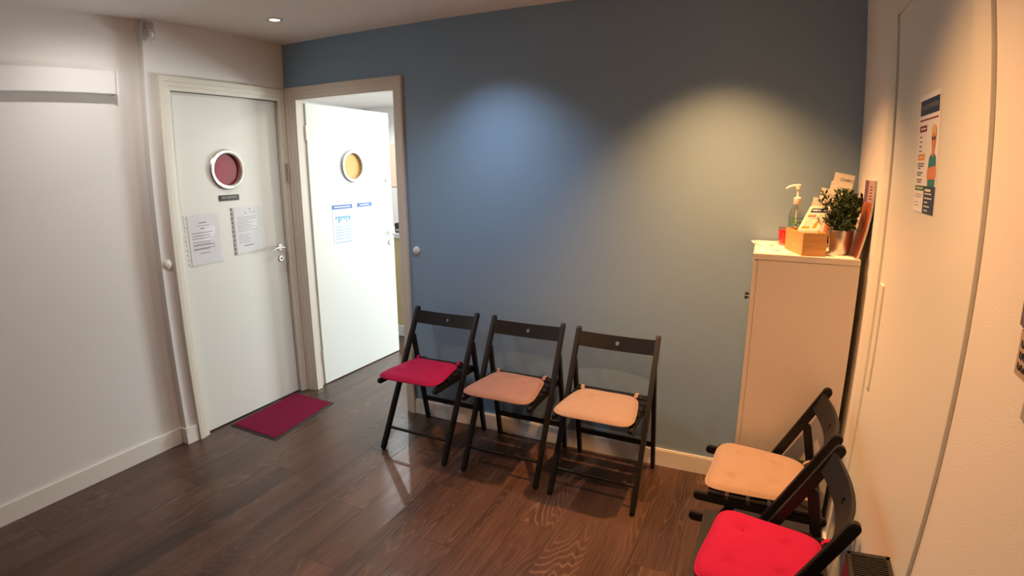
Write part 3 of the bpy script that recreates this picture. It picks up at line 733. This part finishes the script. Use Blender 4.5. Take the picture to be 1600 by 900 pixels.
# ------------------------------------------------------------------ things on the doors and walls
def notice(name, label, cat, o, u, v, n, wd, hg, elems, mats, group=None, base_m='paper', th=.0008):
    """flat sheet: o = top left corner, u right, v down"""
    o, u, v, n = Vector(o), Vector(u).normalized(), Vector(v).normalized(), Vector(n).normalized()
    p = MB().obox(o, u, v, n, wd, hg, th).build(name, base_m); tag(p, label, cat, group)
    m = MB()
    for a, b, c, d, mi, lv in elems: m.obox(o + u * a + v * b + n * th, u, v, n, c - a, d - b, .00025 * lv, mi)
    if elems: m.build('print', mats, p)['kind'] = 'stuff'
    return p
X1 = -.018
rnd = random.Random(3)
def lines(x0, x1, ys, h, mi, jit=.35):
    return [(x0, y, x1 - (x1 - x0) * rnd.uniform(0, jit), y + h, mi, 1) for y in ys]
e1 = [(.075, .045, .125, .049, 0, 1), (.060, .063, .140, .066, 1, 1), (.080, .079, .108, .083, 0, 1)]
e1 += lines(.022, .170, [.104, .121, .136, .158, .172, .178, .196, .201], .0028, 0)
e1 += [(.060, .225, .130, .228, 0, 1)]
n1 = notice('paper_notice', 'paper notice in a plastic sleeve, the one nearer the hinges of the closed door', 'notice', (X1 + .001, -.786, 1.332), (0, .999, .02), (0, .02, -.999), (1, 0, 0), .208, .294, e1, ['ink', 'ink_light'], 'notices on the closed door')
e2 = [(.120, .012, .126, .022, 0, 1), (.085, .034, .092, .040, 0, 1), (.120, .034, .165, .037, 1, 1)]
e2 += lines(.02, .185, [.062, .074, .086, .098, .110, .122, .134, .146], .0024, 1, .5) + lines(.02, .15, [.172, .184, .196, .208, .220], .0024, 1, .5) + [(.055, .240, .130, .244, 0, 1)]
n2_ = notice('paper_notice', 'paper notice in a glossy sleeve beside the handle of the closed door', 'notice', (X1 + .001, -.462, 1.352), (0, .998, .03), (0, .01, -.999), (1, 0, 0), .206, .290, e2, ['ink', 'ink_light'], 'notices on the closed door')
def sleeve(parent, o, u, v, wd, hg, edge):
    """clear plastic sleeve with a gentle wave and a punched binding strip"""
    o, u, v = Vector(o), Vector(u), Vector(v); NU, NV = 10, 12; vs = []
    for j in range(NV + 1):
        for i in range(NU + 1):
            a, b = i / NU, j / NV
            vs.append(o + u * (a * wd) + v * (b * hg) + Vector((.0022 + .0022 * math.sin(5 * a + 3 * b) * math.sin(PI * a) + .0016 * math.sin(9 * b + 2 * a), 0, 0)))
    MB().add(vs, [(j * (NU + 1) + i, j * (NU + 1) + i + 1, (j + 1) * (NU + 1) + i + 1, (j + 1) * (NU + 1) + i) for j in range(NV) for i in range(NU)]).build('plastic_sleeve', 'clear_plastic', parent, smooth=True)
    m = MB()
    for k in range(11): m.obox(o - u * .014 + v * (k / 11 * hg), u, v, (1, 0, 0), .010, hg / 11 * (.55 if edge == 'plastic_white' else .8), .0012)
    m.build('binding_strip', edge, parent)
sleeve(n1, (X1 + .002, -.790, 1.337), (0, .999, .02), (0, .02, -.999), .222, .305, 'plastic_white')
sleeve(n2_, (X1 + .002, -.466, 1.357), (0, .998, .03), (0, .01, -.999), .224, .302, 'sleeve_grey')
# name plate
npl = thing('name_plate', (X1, -.483, 1.42), 'black name plate under the red porthole', 'sign')
MB().box(X1, X1 + .003, -.556, -.410, 1.403, 1.438).build('plate', 'plate_black', npl, bevel=.0008)
text('lettering', 'ORTHOPTISTE', .0215, 'letter_grey', npl, (X1 + .0034, -.481, 1.4215), (0, 1, 0), (0, 0, 1), wscale=.84)
# notices on the open door leaf
eA = [(.0, .0, .21, .030, 0, 1), (.02, .011, .19, .019, 3, 2)] + [(.02, .05, .12, .053, 2, 1), (.02, .066, .165, .069, 2, 1)]
eA += [(.025 + k * .027, .085, .025 + k * .027 + (.020 if k % 2 else .012), .085 + .022 + .012 * ((k * 5) % 3), 1, 1) for k in range(6)] + [(.025, .085, .185, .096, 1, 2)]
eA += [(.02 + c * .088, .155 + r * .022, .10 + c * .088, .155 + r * .022 + .013, 2, 1) for c in range(2) for r in range(5)] + [(.02, .275, .19, .281, 1, 1)]
z_ = Vector((0, 0, -1))
notice('paper_notice', 'blue-headed notice with a chart on the open door', 'notice', P2(.190, .0005, 1.322), l2, z_, n2, .21, .297, eA, ['ink_blue', 'ink_sky', 'ink_pale', 'ink_white'], 'notices on the open door')
eB = [(.0, .0, .165, .030, 0, 1), (.03, .011, .13, .019, 3, 2), (.055, .048, .12, .051, 2, 1)] + [(.02, .065 + k * .0165, .19 - .02 * ((k * 7) % 3), .065 + k * .0165 + .006, 2, 1) for k in range(13)]
notice('paper_notice', 'blue-headed notice of text lines beside the handle of the open door', 'notice', P2(.455, .0005, 1.325), l2, z_, n2, .21, .297, eB, ['ink_blue', 'ink_sky', 'ink_pale', 'ink_white'], 'notices on the open door')
notice('name_card', 'small white card under the yellow porthole', 'card', P2(.378, .0005, 1.442), l2, z_, n2, .090, .060, [(.012, .013, .065, .0155, 0, 1), (.012, .028, .060, .0305, 0, 1), (.012, .043, .068, .0455, 0, 1)], ['ink_pale'])
# poster on door 3 (text reads along -y when seen from the room)
pu, pv, pn_ = Vector((0, -1, .0)), Vector((0, -.03, -1)).normalized(), Vector((-1, 0, 0))
po = Vector((W - .0025, -1.026, 1.772))
NAV, WHT, PLM, AMB, GRN, TEA, SKN, BLD, INK, PAL = range(10)
pe = [(.012, .013, .196, .052, NAV, 1), (.010, .062, .190, .066, PLM, 1), (.014, .078, .086, .094, PLM, 1), (.026, .084, .076, .088, WHT, 2)]
pe += [(.020, .105 + k * .012, .044, .108 + k * .012, INK, 1) for k in range(4)]
pe += [(.014, .150, .082, .166, AMB, 1), (.026, .156, .070, .160, WHT, 2)]
pe += [(.014, .173, .080, .176, INK, 1), (.014, .179, .076, .182, INK, 1), (.020, .185, .046, .188, INK, 1), (.014, .196, .072, .199, INK, 1), (.014, .202, .056, .205, INK, 1), (.014, .214, .070, .217, INK, 1), (.020, .220, .064, .223, INK, 1)]
pe += [(.008, .230, .100, .243, GRN, 1), (.020, .235, .086, .238, WHT, 2), (.100, .230, .205, .297, NAV, 1)]
pe += [(.112, .237, .165, .243, WHT, 2), (.112, .247, .175, .250, WHT, 2), (.112, .258, .18, .261, WHT, 2), (.115, .268, .145, .271, WHT, 2), (.112, .278, .165, .281, WHT, 2), (.115, .288, .150, .291, WHT, 2)]
pe += [(.014, .252, .086, .254, PAL, 1), (.014, .258, .080, .260, PAL, 1), (.014, .272, .050, .274, PAL, 1), (.014, .280, .060, .282, PAL, 1)]
ps = notice('wall_poster', 'health poster with a figure in teal on the orange-lit wall', 'poster', po, pu, pv, pn_, .205, .297, pe, ['ink_navy', 'paper_warm', 'ink_plum', 'ink_amber', 'ink_green', 'ink_teal', 'ink_skin', 'ink_blond', 'ink', 'ink_light'])
def poly(pts, mname, lv, nm):
    P = [po + pu * a + pv * b + pn_ * (.0008 + .00025 * lv) for a, b in pts]
    MB().prism(P, pn_ * .0002).build(nm, mname, ps)
def ell(cx, cy, rx, ry, n=20): return [(cx + rx * math.cos(2 * PI * k / n), cy + ry * math.sin(2 * PI * k / n)) for k in range(n)]
poly([(.128, .230), (.122, .185), (.128, .160), (.148, .150), (.172, .150), (.190, .160), (.196, .185), (.194, .230)], 'ink_teal', 1, 'printed_shirt')
poly([(.120, .186), (.196, .180), (.200, .196), (.196, .212), (.122, .214), (.117, .200)], 'ink_skin', 2, 'printed_arms')
poly([(.150, .152), (.150, .135), (.172, .135), (.172, .152), (.161, .162)], 'ink_skin', 3, 'printed_neck')
poly(ell(.161, .118, .019, .024), 'ink_skin', 4, 'printed_face')
poly([(.141, .112), (.140, .094), (.150, .083), (.164, .080), (.178, .086), (.183, .100), (.181, .112), (.172, .102), (.150, .102)], 'ink_blond', 5, 'printed_hair')
poly([(.144, .111), (.159, .110), (.158, .119), (.146, .119)], 'ink', 6, 'printed_glasses'); poly([(.163, .110), (.178, .111), (.176, .119), (.164, .119)], 'ink', 6, 'printed_glasses')
text('lettering', 'BILANS DE PRÉVENTION', .0165, 'ink_light', ps, po + pu * .104 + pv * .0325 + pn_ * .0013, pu, -pv, wscale=.88)
# call buttons
def button(o, ax, label):
    t = thing('wall_button', o, label, 'button', 'round wall buttons')
    MB().lathe([(0, .010), (.019, .010), (.0235, .007), (.0245, 0)], o, ax, 28).build('disc', 'plastic_white', t, smooth=True)
    MB().lathe([(0, .012), (.003, .012), (.003, .0098)], Vector(o) + Vector((0, 0, -.006)), ax, 10).build('indicator', 'plastic_grey', t)
button((0, -.945, 1.080), (1, 0, 0), 'round white wall button beside the closed door')
button((1.029, 0, 1.087), (0, -1, 0), 'round white wall button on the blue wall beside the open door')
# long casing high on the side wall
hc = thing('wall_casing', (-.05, -1.7, 1.99), 'long flat white casing high on the plain side wall', 'casing')
MB().box(-.0495, .006, -2.6, -1.150, 1.992, 2.106).build('body', 'plastic_white', hc, bevel=.002); MB().box(-.0495, .0085, -1.1485, -1.135, 1.988, 2.110).build('end_cap', 'plastic_white', hc, bevel=.002)
# motion sensor on the pier corner
ms = thing('motion_sensor', (.012, -.955, 2.32), 'small grey motion sensor under the ceiling above the closed door', 'sensor')
MB().box(0, .018, -.980, -.925, 2.335, 2.385).build('bracket', 'plastic_grey', ms, bevel=.004)
MB().prism([(.0, -.980, 2.280), (.034, -.980, 2.288), (.040, -.980, 2.340), (.0, -.980, 2.350)], (0, .052, 0)).build('housing', 'sensor_lens', ms, bevel=.006, seg=3)
MB().lathe([(0, .008), (.012, .005), (.016, 0)], (.037, -.954, 2.312), (1, 0, -.1), 20).build('lens', 'plastic_white', ms, smooth=True)
# door mat
dm = thing('door_mat', (.2, -.41, 0), 'dark red door mat in front of the closed door', 'mat')
q4 = [(.016, -.695), (.432, -.700), (.378, -.128), (-.004, -.119)]
q4 = [(.022, -.695), (.440, -.699), (.372, -.129), (-.0, -.118)]
MB().prism([(x, y, 0.0005) for x, y in q4], (0, 0, .004)).build('backing', 'mat_edge', dm)
cq = Vector((sum(x for x, y in q4) / 4, sum(y for x, y in q4) / 4))
MB().prism([(cq.x + (x - cq.x) * .93, cq.y + (y - cq.y) * .955, .004) for x, y in q4], (0, 0, .005)).build('pile', 'mat_red', dm, bevel=.002)
# wall unit cut by the picture's edge
wu = thing('wall_unit', (W, -2.05, 1.37), 'brown and beige unit with rows of writing on the orange-lit wall', 'wall unit')
MB().box(3.285, W, -2.20, -1.958, 1.392, 1.434).build('cap', 'unit_grey', wu, bevel=.003)
MB().box(3.288, W, -2.20, -1.962, 1.332, 1.3915).build('panel', 'unit_beige', wu, bevel=.002)
m = MB(); rnd = random.Random(9)
for r in range(3):
    y = -1.972 - r * .000
    for k in range(10):
        yy = -1.972 - k * .0115; z = 1.378 - r * .014
        m.obox((3.2876, yy, z), (0, -1, 0), (0, .0, -1), (-1, 0, 0), .0022, .008, .0006); m.obox((3.2876, yy - .0022, z - .006), (0, -1, 0), (0, 0, -1), (-1, 0, 0), .005, .0022, .0006)
        m.obox((3.2876, yy - .0065, z - rnd.uniform(0, .003)), (0, -1, 0), (0, 0, -1), (-1, 0, 0), .0022, .006, .0006)
m.build('writing', 'print_dark', wu)
MB().box(3.292, W, -2.18, -2.000, 1.285, 1.332).build('lower_cup', 'plastic_grey', wu, bevel=.004)
# black convector with a slatted top beside the last chair
hx0, hx1, hy0, hy1, hz = 3.236, 3.336, -2.15, -1.462, .700
ht = thing('black_convector', ((hx0 + hx1) / 2, -1.8, 0), 'black heater with a slatted top grille against the orange-lit wall', 'heater')
MB().box(hx0, hx1, hy0, hy1, 0, hz - .012).build('body', 'black_plastic', ht, bevel=.003)
MB().box(hx0, hx0 + .008, hy0, hy1, hz - .012, hz).box(hx1 - .010, hx1, hy0, hy1, hz - .012, hz).box(hx0, hx1, hy1 - .012, hy1, hz - .012, hz).build('grille_frame', 'black_plastic', ht, bevel=.001)
y = hy1 - .016; sl = None
for k in range(90):
    if sl is None: sl = MB().box(hx0 + .008, hx1 - .010, -.0016, .0016, hz - .010, hz - .001).build('grille_slat', 'black_plastic', ht); base_inv = sl.matrix_parent_inverse.copy(); sl.location.y = y - 0
    else:
        c = sl.copy(); COL.objects.link(c); c.location.y = y
    y -= .0073
